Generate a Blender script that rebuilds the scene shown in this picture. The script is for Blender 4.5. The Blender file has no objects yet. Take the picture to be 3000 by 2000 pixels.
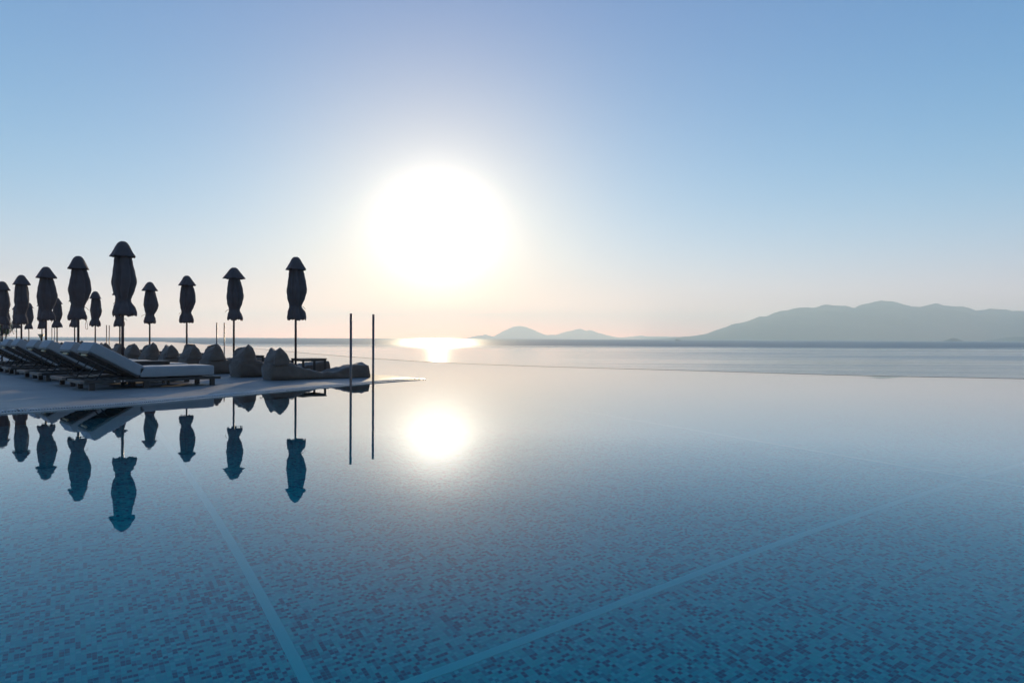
import bpy, bmesh, math, random
from mathutils import Vector, Matrix, noise

PI = math.pi
sc = bpy.context.scene
col = sc.collection

# ------------------------------------------------------------------ camera
cd = bpy.data.cameras.new("camera")
cam = bpy.data.objects.new("camera", cd)
col.objects.link(cam)
cam.location = (0, 0, 1.0)
cd.sensor_width = 36.0
cd.lens = 24.0
cd.clip_start = 0.05
cd.clip_end = 120000.0
cam.rotation_euler = (Matrix.Rotation(math.radians(90 - 0.29), 3, 'X') @ Matrix.Rotation(math.radians(0.25), 3, 'Z')).to_euler()
sc.camera = cam

# ------------------------------------------------------------------ light
SUN = Vector((-0.1085, 1.0, 0.1500)).normalized()
SUN_EL = math.asin(SUN.z)
SUN_AZ = math.atan2(SUN.x, SUN.y)

sc.view_settings.view_transform = 'Standard'
sc.view_settings.look = 'None'
sc.view_settings.exposure = 0.0
sc.view_settings.gamma = 1.0
sc.view_settings.use_curve_mapping = False
sc.cycles.use_denoising = True
sc.cycles.max_bounces = 10
sc.cycles.transmission_bounces = 8
sc.cycles.transparent_max_bounces = 8
sc.cycles.glossy_bounces = 5
sc.cycles.diffuse_bounces = 4
sc.cycles.volume_bounces = 2
sc.cycles.caustics_refractive = True
sc.cycles.caustics_reflective = False
sc.cycles.blur_glossy = 0.0
sc.cycles.sample_clamp_indirect = 8.0


class NT:
    """small helper to write node trees"""
    def __init__(self, tree):
        self.t = tree; self.n = tree.nodes; self.l = tree.links
    def new(self, typ, **kw):
        n = self.n.new(typ)
        for k, v in kw.items():
            if k.startswith('i_'):
                n.inputs[int(k[2:])].default_value = v
            else:
                setattr(n, k, v)
        return n
    def link(self, a, b):
        self.l.new(a, b)
    def val(self, x, sock):
        if hasattr(x, 'is_output') or isinstance(x, bpy.types.NodeSocket):
            self.l.new(x, sock)
        else:
            sock.default_value = x
    def math(self, op, a, b=None, c=None, clamp=False):
        n = self.n.new('ShaderNodeMath'); n.operation = op; n.use_clamp = clamp
        self.val(a, n.inputs[0])
        if b is not None: self.val(b, n.inputs[1])
        if c is not None: self.val(c, n.inputs[2])
        return n.outputs[0]
    def mix(self, f, a, b, blend='MIX'):
        n = self.n.new('ShaderNodeMix'); n.data_type = 'RGBA'; n.blend_type = blend
        self.val(f, n.inputs[0]); self.val(a, n.inputs[6]); self.val(b, n.inputs[7])
        return n.outputs[2]
    def ramp(self, f, stops, interp='LINEAR'):
        n = self.n.new('ShaderNodeValToRGB'); cr = n.color_ramp; cr.interpolation = interp
        while len(cr.elements) < len(stops): cr.elements.new(0.5)
        for e, (p, c) in zip(cr.elements, stops):
            e.position = p
            e.color = (c[0], c[1], c[2], 1) if hasattr(c, '__len__') else (c, c, c, 1)
        self.l.new(f, n.inputs[0])
        return n.outputs[0]


world = bpy.data.worlds.new("World")
sc.world = world
world.use_nodes = True
world.node_tree.nodes.clear()
W = NT(world.node_tree)
sky = W.new('ShaderNodeTexSky')
sky.sky_type = 'NISHITA'
sky.sun_disc = False
sky.sun_elevation = SUN_EL
sky.sun_rotation = SUN_AZ
sky.altitude = 0
sky.air_density = 1.0
sky.dust_density = 0.2
sky.ozone_density = 1.5
# bright hazy air round the sun: forward scattering falls off with the angle from it
tc = W.new('ShaderNodeTexCoord')
dotn = W.new('ShaderNodeVectorMath', operation='DOT_PRODUCT')
nrm = W.new('ShaderNodeVectorMath', operation='NORMALIZE')
W.link(tc.outputs['Generated'], nrm.inputs[0])
W.link(nrm.outputs[0], dotn.inputs[0])
dotn.inputs[1].default_value = SUN
ang = W.math('ARCCOSINE', W.math('MINIMUM', dotn.outputs['Value'], 0.999999))


def lobe(sigma, power):
    return W.math('EXPONENT', W.math('MULTIPLY', W.math('POWER', W.math('DIVIDE', ang, sigma), power), -1.0))


def scaled(f, rgb):
    n = W.new('ShaderNodeVectorMath', operation='SCALE')
    n.inputs[0].default_value = rgb
    W.link(f, n.inputs['Scale'])
    return n.outputs[0]


def vadd(a, b):
    n = W.new('ShaderNodeVectorMath', operation='ADD')
    W.link(a, n.inputs[0]); W.link(b, n.inputs[1])
    return n.outputs[0]


SKY_ST = 0.05
kk = 1.0 / SKY_ST
elev = W.new('ShaderNodeSeparateXYZ')
W.link(nrm.outputs[0], elev.inputs[0])
zc = W.math('MAXIMUM', elev.outputs[2], 0.0)
up = W.new('ShaderNodeCombineXYZ')
W.link(elev.outputs[0], up.inputs[0]); W.link(elev.outputs[1], up.inputs[1]); W.link(W.math('MAXIMUM', zc, 0.002), up.inputs[2])
W.link(up.outputs[0], sky.inputs['Vector'])


def layer(h):
    return W.math('EXPONENT', W.math('DIVIDE', zc, -h))


# SKYFIT
SKYC = [(0.0150, 0.1598, 0.6913), (0.1162, 0.4458, 0.0000), (1.2930, 0.0000, 0.0000), (0.0000, 0.0000, 0.0000), (0.0000, 0.0000, 0.0000), (0.1863, 0.0200, 0.0000), (0.0000, 0.0000, 0.0000), (0.4481, 0.2940, 0.0393), (0.0000, 0.1958, 0.0000), (3.5654, 0.2500, 0.0000), (0.0000, 0.0000, 0.0046)]
# ENDFIT
basis = [layer(0.9), layer(0.25), layer(0.07), lobe(0.062, 2.0), lobe(0.13, 1.3), lobe(0.30, 1.0),
         W.math('MULTIPLY', layer(0.06), lobe(0.35, 1.0)), lobe(0.20, 2.0), layer(0.022), W.math('MULTIPLY', layer(0.022), lobe(0.35, 1.0)), lobe(0.10, 2.0)]
total = sky.outputs[0]
for bf, cc in zip(basis, SKYC):
    if max(cc) > 0: total = vadd(total, scaled(bf, tuple(x * kk for x in cc)))
total = vadd(total, scaled(lobe(0.052, 1.5), (3.0 * kk, 2.8 * kk, 2.4 * kk)))   # the overexposed heart of the glow
bg = W.new('ShaderNodeBackground')
bg.inputs['Strength'].default_value = SKY_ST
W.link(total, bg.inputs['Color'])
wo = W.new('ShaderNodeOutputWorld')
W.link(bg.outputs[0], wo.inputs[0])

sl = bpy.data.lights.new("sun", 'SUN')
sl.energy = 4.000
sl.angle = math.radians(0.53)
sl.color = (1.000, 0.787, 0.500)
so = bpy.data.objects.new("sun", sl)
col.objects.link(so)
so.location = (0, 0, 40)
sl.cycles.is_caustics_light = True
so.rotation_euler = SUN.to_track_quat('Z', 'Y').to_euler()

# ------------------------------------------------------------------ materials


def mat(name):
    m = bpy.data.materials.new(name); m.use_nodes = True
    m.node_tree.nodes.clear()
    return m, NT(m.node_tree)


def finish(T, shader, disp=None):
    o = T.new('ShaderNodeOutputMaterial')
    T.link(shader, o.inputs[0])
    if disp is not None: T.link(disp, o.inputs[2])


def objcoord(T, scale=(1, 1, 1), rot=0.0, world_space=False):
    if world_space:
        g = T.new('ShaderNodeNewGeometry'); out = g.outputs['Position']
    else:
        g = T.new('ShaderNodeTexCoord'); out = g.outputs['Object']
    mp = T.new('ShaderNodeMapping')
    mp.inputs['Scale'].default_value = scale
    mp.inputs['Rotation'].default_value = (0, 0, rot)
    T.link(out, mp.inputs[0])
    return mp.outputs[0]


def noise_tex(T, vec, scale, detail=4, rough=0.55, dist=0.0):
    n = T.new('ShaderNodeTexNoise')
    n.inputs['Scale'].default_value = scale
    n.inputs['Detail'].default_value = detail
    n.inputs['Roughness'].default_value = rough
    n.inputs['Distortion'].default_value = dist
    T.link(vec, n.inputs['Vector'])
    return n.outputs['Fac']


def bump(T, h, strength, distance, normal=None):
    b = T.new('ShaderNodeBump')
    T.val(strength, b.inputs['Strength'])
    b.inputs['Distance'].default_value = distance
    T.link(h, b.inputs['Height'])
    if normal is not None: T.link(normal, b.inputs['Normal'])
    return b.outputs[0]


def fabric(name, c1, c2, weave=260, rough=0.9, wrinkle=0.012, sheen=0.25, transl=0.0, tc=None):
    m, T = mat(name)
    v = objcoord(T)
    big = noise_tex(T, v, 3.0, 5, 0.6)
    fine = noise_tex(T, v, weave, 2, 0.5)
    c = T.mix(T.ramp(big, [(0.3, 0.0), (0.7, 1.0)]), (*c1, 1), (*c2, 1))
    c = T.mix(0.25, c, T.mix(fine, (*[x * 0.6 for x in c1], 1), (*[min(1, x * 1.4) for x in c2], 1)))
    wr = noise_tex(T, objcoord(T, (1, 1, 0.35)), 9.0, 6, 0.6, 0.6)
    nb = bump(T, wr, 0.5, wrinkle)
    nb = bump(T, fine, 0.25, 0.001, nb)
    p = T.new('ShaderNodeBsdfPrincipled')
    T.link(c, p.inputs['Base Color'])
    p.inputs['Roughness'].default_value = rough
    p.inputs['Sheen Weight'].default_value = sheen
    p.inputs['Specular IOR Level'].default_value = 0.2
    T.link(nb, p.inputs['Normal'])
    out = p.outputs[0]
    if transl > 0:
        t = T.new('ShaderNodeBsdfTranslucent')
        t.inputs['Color'].default_value = (*(tc or c2), 1)
        T.link(nb, t.inputs['Normal'])
        mx = T.new('ShaderNodeMixShader'); mx.inputs[0].default_value = transl
        T.link(out, mx.inputs[1]); T.link(t.outputs[0], mx.inputs[2])
        out = mx.outputs[0]
    finish(T, out)
    return m


def simple(name, c1, c2, scale=12, rough=0.6, metal=0.0, bmp=0.003, stretch=(1, 1, 1), spec=0.5):
    m, T = mat(name)
    v = objcoord(T, stretch)
    a = noise_tex(T, v, scale, 6, 0.62)
    c = T.mix(T.ramp(a, [(0.32, 0.0), (0.68, 1.0)]), (*c1, 1), (*c2, 1))
    p = T.new('ShaderNodeBsdfPrincipled')
    T.link(c, p.inputs['Base Color'])
    p.inputs['Roughness'].default_value = rough
    p.inputs['Metallic'].default_value = metal
    p.inputs['Specular IOR Level'].default_value = spec
    T.link(bump(T, a, 0.4, bmp), p.inputs['Normal'])
    finish(T, p.outputs[0])
    return m


M_CANOPY = fabric('umbrella_fabric', (0.10, 0.070, 0.066), (0.16, 0.115, 0.105), 220, 0.92, 0.02, 0.2, 0.10, (0.20, 0.12, 0.09))
M_BAG = fabric('bean_bag_fabric', (0.135, 0.092, 0.068), (0.195, 0.135, 0.100), 180, 0.9, 0.03, 0.25)
M_MATTRESS = fabric('mattress_fabric', (0.30, 0.29, 0.29), (0.38, 0.37, 0.36), 240, 0.85, 0.006, 0.3)
M_WOOD = simple('dark_wood', (0.020, 0.016, 0.015), (0.045, 0.034, 0.028), 14, 0.45, 0, 0.002, (0.5, 6, 6))
M_ENDWOOD = simple('sky_lit_wood', (0.15, 0.12, 0.10), (0.25, 0.20, 0.165), 14, 0.6, 0, 0.002, (0.5, 6, 6))  # paler copy of the wood: sky light on the head-end board painted in
M_POLE = simple('bronze_metal', (0.045, 0.035, 0.045), (0.07, 0.055, 0.06), 30, 0.32, 0.5, 0.0005)
M_POST = simple('steel_post', (0.10, 0.085, 0.085), (0.16, 0.13, 0.125), 25, 0.35, 0.8, 0.0005, (1, 1, 0.2))
M_GLOW_STRIP = simple('golden_light_strip', (0.72, 0.52, 0.28), (0.85, 0.65, 0.38), 30, 0.6, 0, 0.001)  # gold colour stands in for yellow sunlight coming through the backrest end
M_SCREW = simple('bright_screw', (0.5, 0.5, 0.5), (0.7, 0.7, 0.7), 30, 0.25, 1.0, 0.0005)
M_DARK = simple('dark_metal', (0.012, 0.012, 0.013), (0.02, 0.02, 0.021), 20, 0.7, 0.0, 0.001)


def stone(name, c1, c2, rough=0.55, ws=True, wet=False):
    m, T = mat(name)
    v = objcoord(T, world_space=ws)
    a = noise_tex(T, v, 0.55, 5, 0.6, 0.4)
    b = noise_tex(T, v, 38, 4, 0.6)
    c = T.mix(T.ramp(a, [(0.3, 0.0), (0.72, 1.0)]), (*c1, 1), (*c2, 1))
    c = T.mix(T.ramp(b, [(0.35, 0.25), (0.6, 0.0)]), c, (*[x * 0.55 for x in c1], 1))
    oi = T.new('ShaderNodeObjectInfo')
    c = T.mix(T.math('MULTIPLY', oi.outputs['Random'], 0.16), c, (*[x * 0.6 for x in c1], 1))
    p = T.new('ShaderNodeBsdfPrincipled')
    T.link(c, p.inputs['Base Color'])
    r = T.ramp(a, [(0.35, rough - 0.15 if not wet else 0.12), (0.65, rough + 0.12 if not wet else 0.35)])
    T.link(r, p.inputs['Roughness'])
    T.link(bump(T, b, 0.35, 0.002), p.inputs['Normal'])
    finish(T, p.outputs[0])
    return m


M_DECK = stone('deck_stone', (0.29, 0.25, 0.22), (0.39, 0.34, 0.30))
M_JOINT = stone('deck_joint', (0.10, 0.095, 0.09), (0.14, 0.13, 0.125))
M_KERB = stone('kerb_stone', (0.36, 0.35, 0.34), (0.46, 0.45, 0.43), 0.4, True, True)
M_GRILLE = stone('grille_plastic', (0.50, 0.50, 0.50), (0.62, 0.62, 0.61), 0.4)
M_LIP = stone('edge_stone', (0.06, 0.055, 0.05), (0.12, 0.11, 0.10), 0.85)
M_CLIFF = stone('cliff_rock', (0.10, 0.09, 0.075), (0.22, 0.19, 0.16), 0.8)

TILE_ROT = math.radians(32.9)


def tile_mat():
    m, T = mat('mosaic_tiles')
    v = objcoord(T, (1, 1, 1), -TILE_ROT, True)
    S = 0.0218
    sep = T.new('ShaderNodeSeparateXYZ'); T.link(v, sep.inputs[0])
    x = T.math('DIVIDE', sep.outputs[0], S); y = T.math('DIVIDE', sep.outputs[1], S)

    def cell(sx, sy, off=0.0):
        cx = T.math('FLOOR', T.math('DIVIDE', T.math('ADD', x, off), sx))
        cy = T.math('FLOOR', T.math('DIVIDE', T.math('ADD', y, off), sy))
        cmb = T.new('ShaderNodeCombineXYZ')
        T.link(cx, cmb.inputs[0]); T.link(cy, cmb.inputs[1]); cmb.inputs[2].default_value = off + sx * 3.1 + sy
        w = T.new('ShaderNodeTexWhiteNoise'); w.noise_dimensions = '3D'
        T.link(cmb.outputs[0], w.inputs['Vector'])
        return w.outputs['Value']
    one = cell(1, 1); hx = cell(2, 1, 7.0); hy = cell(1, 3, 3.0); pick = cell(2, 3, 5.0)
    # single squares, runs of two and runs of three tiles
    f = T.mix(T.ramp(pick, [(0.66, 0.0), (0.67, 1.0)], 'CONSTANT'), one, hx)
    f = T.mix(T.ramp(pick, [(0.86, 0.0), (0.87, 1.0)], 'CONSTANT'), f, hy)
    patch = noise_tex(T, v, 0.9, 4, 0.6)
    f = T.math('ADD', f, T.math('MULTIPLY', T.math('SUBTRACT', patch, 0.5), 0.35), clamp=True)
    c = T.ramp(f, [(0.0, (0.045, 0.25, 0.34)), (0.20, (0.040, 0.56, 0.60)), (0.38, (0.030, 0.78, 0.75)),
                   (0.60, (0.06, 0.88, 0.80)), (0.80, (0.14, 0.90, 0.85)), (0.94, (0.24, 0.93, 0.88))], 'CONSTANT')
    c = T.mix(0.15, c, T.mix(one, (0.02, 0.1, 0.2, 1), (0.2, 0.5, 0.55, 1)))
    fx = T.math('ABSOLUTE', T.math('SUBTRACT', T.math('FRACT', x), 0.5))
    fy = T.math('ABSOLUTE', T.math('SUBTRACT', T.math('FRACT', y), 0.5))
    g = T.math('GREATER_THAN', T.math('MAXIMUM', fx, fy), 0.455)
    c = T.mix(g, c, (0.12, 0.68, 0.70, 1))
    p = T.new('ShaderNodeBsdfPrincipled')
    T.link(c, p.inputs['Base Color'])
    p.inputs['Roughness'].default_value = 0.45
    p.inputs['Specular IOR Level'].default_value = 0.1
    T.link(bump(T, T.math('SUBTRACT', 1.0, g), 0.4, 0.0015), p.inputs['Normal'])
    finish(T, p.outputs[0])
    return m


M_TILE = tile_mat()
M_STRIP = simple('pale_strip_tiles', (0.50, 0.97, 0.90), (0.56, 0.98, 0.92), 6, 0.5, 0, 0.001)


def pool_water():
    m, T = mat('pool_water')
    v = objcoord(T, world_space=True)
    n1 = noise_tex(T, v, 1.1, 3, 0.5)
    n2 = noise_tex(T, v, 7.0, 3, 0.5)
    nb = bump(T, n1, 0.5, 0.0022)
    nb = bump(T, n2, 0.5, 0.00030, nb)
    fr = T.new('ShaderNodeFresnel'); fr.inputs['IOR'].default_value = 1.38
    T.link(nb, fr.inputs['Normal'])
    rf = T.new('ShaderNodeBsdfRefraction'); rf.inputs['IOR'].default_value = 1.333
    rf.inputs['Roughness'].default_value = 0.0
    rf.inputs['Color'].default_value = (0.26, 0.99, 0.97, 1)
    T.link(nb, rf.inputs['Normal'])
    gl = T.new('ShaderNodeBsdfGlossy'); gl.inputs['Roughness'].default_value = 0.0
    T.link(nb, gl.inputs['Normal'])
    mx = T.new('ShaderNodeMixShader')
    T.link(T.ramp(fr.outputs[0], [(0, 0), (0.08, 0.04), (0.25, 0.31), (0.45, 0.78), (0.75, 0.96), (1, 1)]), mx.inputs[0]); T.link(rf.outputs[0], mx.inputs[1]); T.link(gl.outputs[0], mx.inputs[2])
    finish(T, mx.outputs[0])
    return m


def sea_water():
    m, T = mat('sea_water')
    v = objcoord(T, (1, 1, 1), 0, True)
    streak = noise_tex(T, objcoord(T, (0.0007, 0.0035, 1), 0.06, True), 2.2, 5, 0.6, 0.8)
    streak2 = noise_tex(T, objcoord(T, (0.004, 0.03, 1), -0.05, True), 2.0, 4, 0.6, 0.6)
    f = T.math('ADD', T.math('MULTIPLY', streak, 0.7), T.math('MULTIPLY', streak2, 0.3))
    g = T.new('ShaderNodeNewGeometry'); sp = T.new('ShaderNodeSeparateXYZ'); T.link(g.outputs['Position'], sp.inputs[0])
    # breeze beyond about a kilometre, wind lanes nearer on the right, glassy calm close in
    fy = T.math('ADD', sp.outputs[1], T.math('MULTIPLY', T.math('SUBTRACT', streak, 0.5), 900.0))
    mr = T.new('ShaderNodeMapRange'); mr.interpolation_type = 'SMOOTHSTEP'
    mr.inputs[1].default_value = 480; mr.inputs[2].default_value = 950; T.link(fy, mr.inputs[0])
    side = T.new('ShaderNodeMapRange'); side.interpolation_type = 'SMOOTHSTEP'
    side.inputs[1].default_value = 0.0; side.inputs[2].default_value = 0.35
    T.link(T.math('DIVIDE', sp.outputs[0], sp.outputs[1]), side.inputs[0])
    lanes = T.math('MULTIPLY', T.ramp(f, [(0.40, 0.05), (0.56, 0.50)]), side.outputs[0])
    calm = T.math('MAXIMUM', mr.outputs[0], lanes)
    w1 = noise_tex(T, objcoord(T, (1, 1.6, 1), 0.3, True), 0.7, 5, 0.6)
    w2 = noise_tex(T, objcoord(T, (1, 1.5, 1), -0.2, True), 3.0, 4, 0.6)
    st = T.math('ADD', T.math('MULTIPLY', calm, 0.9), 0.06)
    nb = bump(T, w1, st, 0.22)
    nb = bump(T, w2, st, 0.05, nb)
    p = T.new('ShaderNodeBsdfPrincipled')
    p.inputs['Base Color'].default_value = (0.012, 0.045, 0.075, 1)
    p.inputs['IOR'].default_value = 1.333
    T.link(T.math('ADD', T.math('MULTIPLY', calm, 0.28), 0.06), p.inputs['Roughness'])
    T.link(nb, p.inputs['Normal'])
    finish(T, p.outputs[0])
    return m


M_WATER = pool_water()
M_SEA = sea_water()
M_HILL = simple('far_hill', (0.050, 0.055, 0.04), (0.10, 0.095, 0.075), 0.002, 0.95, 0, 5.0, (1, 1, 1), 0.1)
M_LEAF = simple('green_leaf', (0.05, 0.09, 0.03), (0.10, 0.14, 0.05), 3, 0.6)
M_BARK = simple('bark', (0.08, 0.06, 0.045), (0.14, 0.11, 0.08), 20, 0.9)
M_HULL = simple('boat_hull', (0.05, 0.06, 0.07), (0.09, 0.10, 0.11), 1, 0.6)
M_BRASS = simple('brass_bowl', (0.5, 0.36, 0.18), (0.6, 0.45, 0.25), 12, 0.35, 0.6)

# ------------------------------------------------------------------ builders


def link_mesh(name, bm, m, parent=None, smooth=False):
    me = bpy.data.meshes.new(name)
    bm.normal_update()
    bm.to_mesh(me); bm.free()
    for mm in (m if isinstance(m, (list, tuple)) else [m]): me.materials.append(mm)
    if smooth:
        for p in me.polygons: p.use_smooth = True
    o = bpy.data.objects.new(name, me)
    col.objects.link(o)
    if parent is not None: o.parent = parent
    return o


def tag(o, label=None, cat=None, group=None, kind=None):
    if label: o['label'] = label
    if cat: o['category'] = cat
    if group: o['group'] = group
    if kind: o['kind'] = kind
    return o


def empty(name, loc, rz=0.0):
    o = bpy.data.objects.new(name, None)
    o.empty_display_size = 0.2
    o.location = loc; o.rotation_euler = (0, 0, rz)
    col.objects.link(o)
    return o


def copy_tree(o, parent=None):
    c = o.copy(); col.objects.link(c)
    if parent is not None: c.parent = parent
    for ch in list(o.children): copy_tree(ch, c)
    return c


def add_box(bm, c, s, rot=None, bevel=0.0):
    """box centred at c with full sizes s"""
    r = bmesh.ops.create_cube(bm, size=1.0)
    M = Matrix.Translation(Vector(c)) @ (rot.to_4x4() if rot is not None else Matrix.Identity(4)) @ Matrix.Diagonal((*s, 1))
    bmesh.ops.transform(bm, matrix=M, verts=r['verts'])
    if bevel > 0:
        es = list({e for v in r['verts'] for e in v.link_edges})
        bmesh.ops.bevel(bm, geom=es, offset=bevel, segments=2, profile=0.5, affect='EDGES')


def add_cyl(bm, a, b, r0, r1=None, seg=14, cap=True):
    a = Vector(a); b = Vector(b); r1 = r0 if r1 is None else r1
    d = b - a
    q = d.to_track_quat('Z', 'Y')
    M = Matrix.Translation((a + b) / 2) @ q.to_matrix().to_4x4()
    bmesh.ops.create_cone(bm, cap_ends=cap, segments=seg, radius1=r0, radius2=r1, depth=d.length, matrix=M)


def grid_mesh(bm, rows, closed=True, cap_first=False, cap_last=False):
    """rows: list of rings of Vectors"""
    vs = [[bm.verts.new(p) for p in r] for r in rows]
    n = len(rows[0])
    for i in range(len(rows) - 1):
        for j in range(n if closed else n - 1):
            k2 = (j + 1) % n
            bm.faces.new((vs[i][j], vs[i][k2], vs[i + 1][k2], vs[i + 1][j]))
    if cap_first: bm.faces.new(list(reversed(vs[0])))
    if cap_last: bm.faces.new(vs[-1])
    return vs


def interp(pts, t):
    for (a, va), (b, vb) in zip(pts, pts[1:]):
        if (t - a) * (t - b) <= 0:
            s = (t - a) / (b - a) if b != a else 0
            s = s * s * (3 - 2 * s) if len(pts) < 40 else s
            return va + (vb - va) * s
    return pts[0][1] if abs(t - pts[0][0]) < abs(t - pts[-1][0]) else pts[-1][1]


def lerp_pts(pts, t):
    if t <= pts[0][0]: return pts[0][1]
    for (a, va), (b, vb) in zip(pts, pts[1:]):
        if t <= b: return va + (vb - va) * (t - a) / (b - a)
    return pts[-1][1]


def catmull(pts, n=8):
    P = [Vector((*p, 0)) if len(p) == 2 else Vector(p) for p in pts]
    out = []
    for i in range(len(P) - 1):
        p0 = P[max(i - 1, 0)]; p1 = P[i]; p2 = P[i + 1]; p3 = P[min(i + 2, len(P) - 1)]
        for j in range(n):
            t = j / n
            out.append(0.5 * ((2 * p1) + (p2 - p0) * t + (2 * p0 - 5 * p1 + 4 * p2 - p3) * t * t + (3 * p1 - p0 - 3 * p2 + p3) * t ** 3))
    out.append(P[-1])
    return out


# ------------------------------------------------------------------ the sea and far land
SEA_Z = -8.0
bm = bmesh.new()
bmesh.ops.create_circle(bm, cap_ends=True, segments=128, radius=7200, matrix=Matrix.Translation((0, 0, SEA_Z)))
sea = link_mesh('sea', bm, M_SEA); tag(sea, 'calm blue sea stretching to the horizon', None, None, 'structure')

F = 2000.0


def terrain(name, prof, dist, depth, label, seed=0.0, rough=0.10):
    """far land: prof is (photo column, height in photo rows above the waterline) at distance dist"""
    xs0, xs1 = prof[0][0], prof[-1][0]
    nx = int((xs1 - xs0) / 5) + 1; ny = 26
    bm = bmesh.new(); rows = []
    for j in range(ny + 1):
        t = j / ny
        row = []
        for i in range(nx + 1):
            c = xs0 + (xs1 - xs0) * i / nx
            rdist = dist + depth * (t - 0.5)
            X = (c - 1500) / F * rdist
            hgt = (lerp_pts(prof, c) + (noise.fractal(Vector((c * 0.045 + seed, seed, 0)), 0.9, 2.1, 4) * 1.4 if lerp_pts(prof, c) > 8 else 0)) / F * rdist + 9 - 9 * rdist / 7200
            b = math.sin(PI * t) ** 0.8
            q = Vector((X / 400.0 + seed, rdist / 400.0, seed))
            n = noise.fractal(q, 0.8, 2.2, 6) * rough
            ridge = 1.0 if j == ny // 2 else max(0.0, min(1.0, b * (0.93 + n) - 0.03))
            row.append(Vector((X, rdist, SEA_Z - 22 + (hgt + 22) * ridge)))
        rows.append(row)
    grid_mesh(bm, rows, closed=False)
    o = link_mesh(name, bm, M_HILL, None, True)
    tag(o, label, None, None, 'structure')
    return o


mount = [(1880, 0), (1930, 2), (1965, 5), (2000, 9), (2040, 12), (2064, 16), (2090, 26), (2110, 32), (2128, 38), (2147, 47), (2165, 49), (2180, 52), (2205, 61),
         (2225, 68), (2247, 69), (2260, 77), (2275, 82), (2290, 86), (2305, 87), (2320, 92), (2335, 95), (2360, 96), (2385, 94), (2405, 101), (2420, 105),
         (2435, 103), (2450, 101), (2480, 101), (2490, 97), (2503, 94), (2512, 100), (2525, 106), (2545, 108), (2560, 113), (2568, 114),
         (2582, 117), (2592, 115), (2610, 115), (2630, 111), (2650, 105), (2670, 100), (2690, 99), (2715, 103), (2742, 110), (2760, 105),
         (2780, 101), (2805, 101), (2825, 100), (2845, 94), (2860, 89), (2880, 90), (2900, 95), (2920, 93), (2950, 92), (2965, 88), (2990, 88),
         (3040, 86), (3120, 92), (3220, 80), (3400, 62), (3600, 70), (3900, 40), (4200, 20), (4400, 2)]
terrain('mountain_range', mount, 9000, 3600, 'long blue mountain range across the water on the right', 3.3)
terrain('coastal_hills', [(1360, 0), (1395, 9), (1420, 13), (1436, 9), (1446, 7), (1460, 15), (1475, 23), (1485, 27), (1495, 33), (1508, 36), (1520, 38),
                           (1535, 36), (1548, 32), (1560, 28), (1575, 21), (1590, 15), (1602, 11), (1614, 13), (1626, 12), (1640, 16), (1652, 20),
                           (1665, 23), (1678, 26), (1690, 29), (1700, 30), (1708, 27), (1716, 25), (1726, 27), (1735, 25), (1750, 20), (1770, 14),
                           (1790, 9), (1810, 6), (1830, 6), (1850, 8), (1872, 11), (1900, 9), (1930, 9), (1960, 8), (1990, 8), (2030, 10), (2100, 12), (2200, 0)],
        14200, 2200, 'pair of pale hazy hills low on the horizon right of the sun', 9.1)
terrain('small_islet', [(2762, 0), (2775, 3), (2788, 8), (2796, 8), (2808, 5), (2822, 0)], 4800, 220, 'tiny dark islet before the mountain range', 5.2)
terrain('far_headland', [(2880, 0), (2920, 6), (2960, 11), (3000, 14), (3100, 26), (3300, 40), (3500, 0)], 6200, 700, 'low headland at the right foot of the mountains', 1.7)

# ------------------------------------------------------------------ pool
EDGE = catmull([(60, -6), (40, 4), (24, 12.4), (13.3, 17.6), (9.9, 18.75), (5.38, 21.5), (-0.49, 25.2), (-6.2, 31.7), (-15.8, 47.6), (-26.7, 66.6), (-47.6, 101), (-71, 136)], 6)
EDGE = [Vector((p.x, p.y, 0)) for p in EDGE]
OUTER = EDGE + [Vector((-82, 141, 0)), Vector((-240, 141, 0)), Vector((-240, -30, 0)), Vector((60, -30, 0))]
POOL_D = 1.30

bm = bmesh.new()
f = bm.faces.new([bm.verts.new((p.x, p.y, 0)) for p in OUTER])
f.normal_update()
if f.normal.z < 0: f.normal_flip()
bmesh.ops.triangulate(bm, faces=bm.faces[:])
pw = link_mesh('pool_water', bm, M_WATER); tag(pw, 'still mirror-like water of the infinity pool', None, None, 'structure')

bm = bmesh.new()
f = bm.faces.new([bm.verts.new((p.x, p.y, -POOL_D)) for p in OUTER])
f.normal_update()
if f.normal.z < 0: f.normal_flip()
bmesh.ops.triangulate(bm, faces=bm.faces[:])
pf = link_mesh('pool_floor', bm, M_TILE); pf.cycles.is_caustics_receiver = True; pw.cycles.is_caustics_caster = True; tag(pf, 'blue mosaic tiled pool floor seen through clear water', None, None, 'structure')


def strip(p0, d, t0, t1, w=0.056):
    p0 = Vector((*p0, 0)); d = Vector((*d, 0)).normalized(); n = Vector((-d.y, d.x, 0)) * w / 2
    bm = bmesh.new()
    a, b = p0 + d * t0, p0 + d * t1
    cx = (a + b) / 2
    add_box(bm, (cx.x, cx.y, -POOL_D + 0.002), ((b - a).length, w, 0.005), Matrix.Rotation(math.atan2(d.y, d.x), 3, 'Z'))
    return bm


dl = Vector((math.cos(TILE_ROT), math.sin(TILE_ROT)))
dn = Vector((-dl.y, dl.x))
for p0, d, t0, t1 in (((-0.937, 3.118), dn, -4, 30), ((1.127, 4.167), dl, -6, 14), ((3.48, 7.17), dn, -3.5, 22), ((1.127 + 5.9 * dn.x, 4.167 + 5.9 * dn.y), dl, 20, 26)):
    if t0 == 20: continue
    o = link_mesh('tile_strip', strip(p0, d, t0, t1), M_STRIP, pf)

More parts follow.
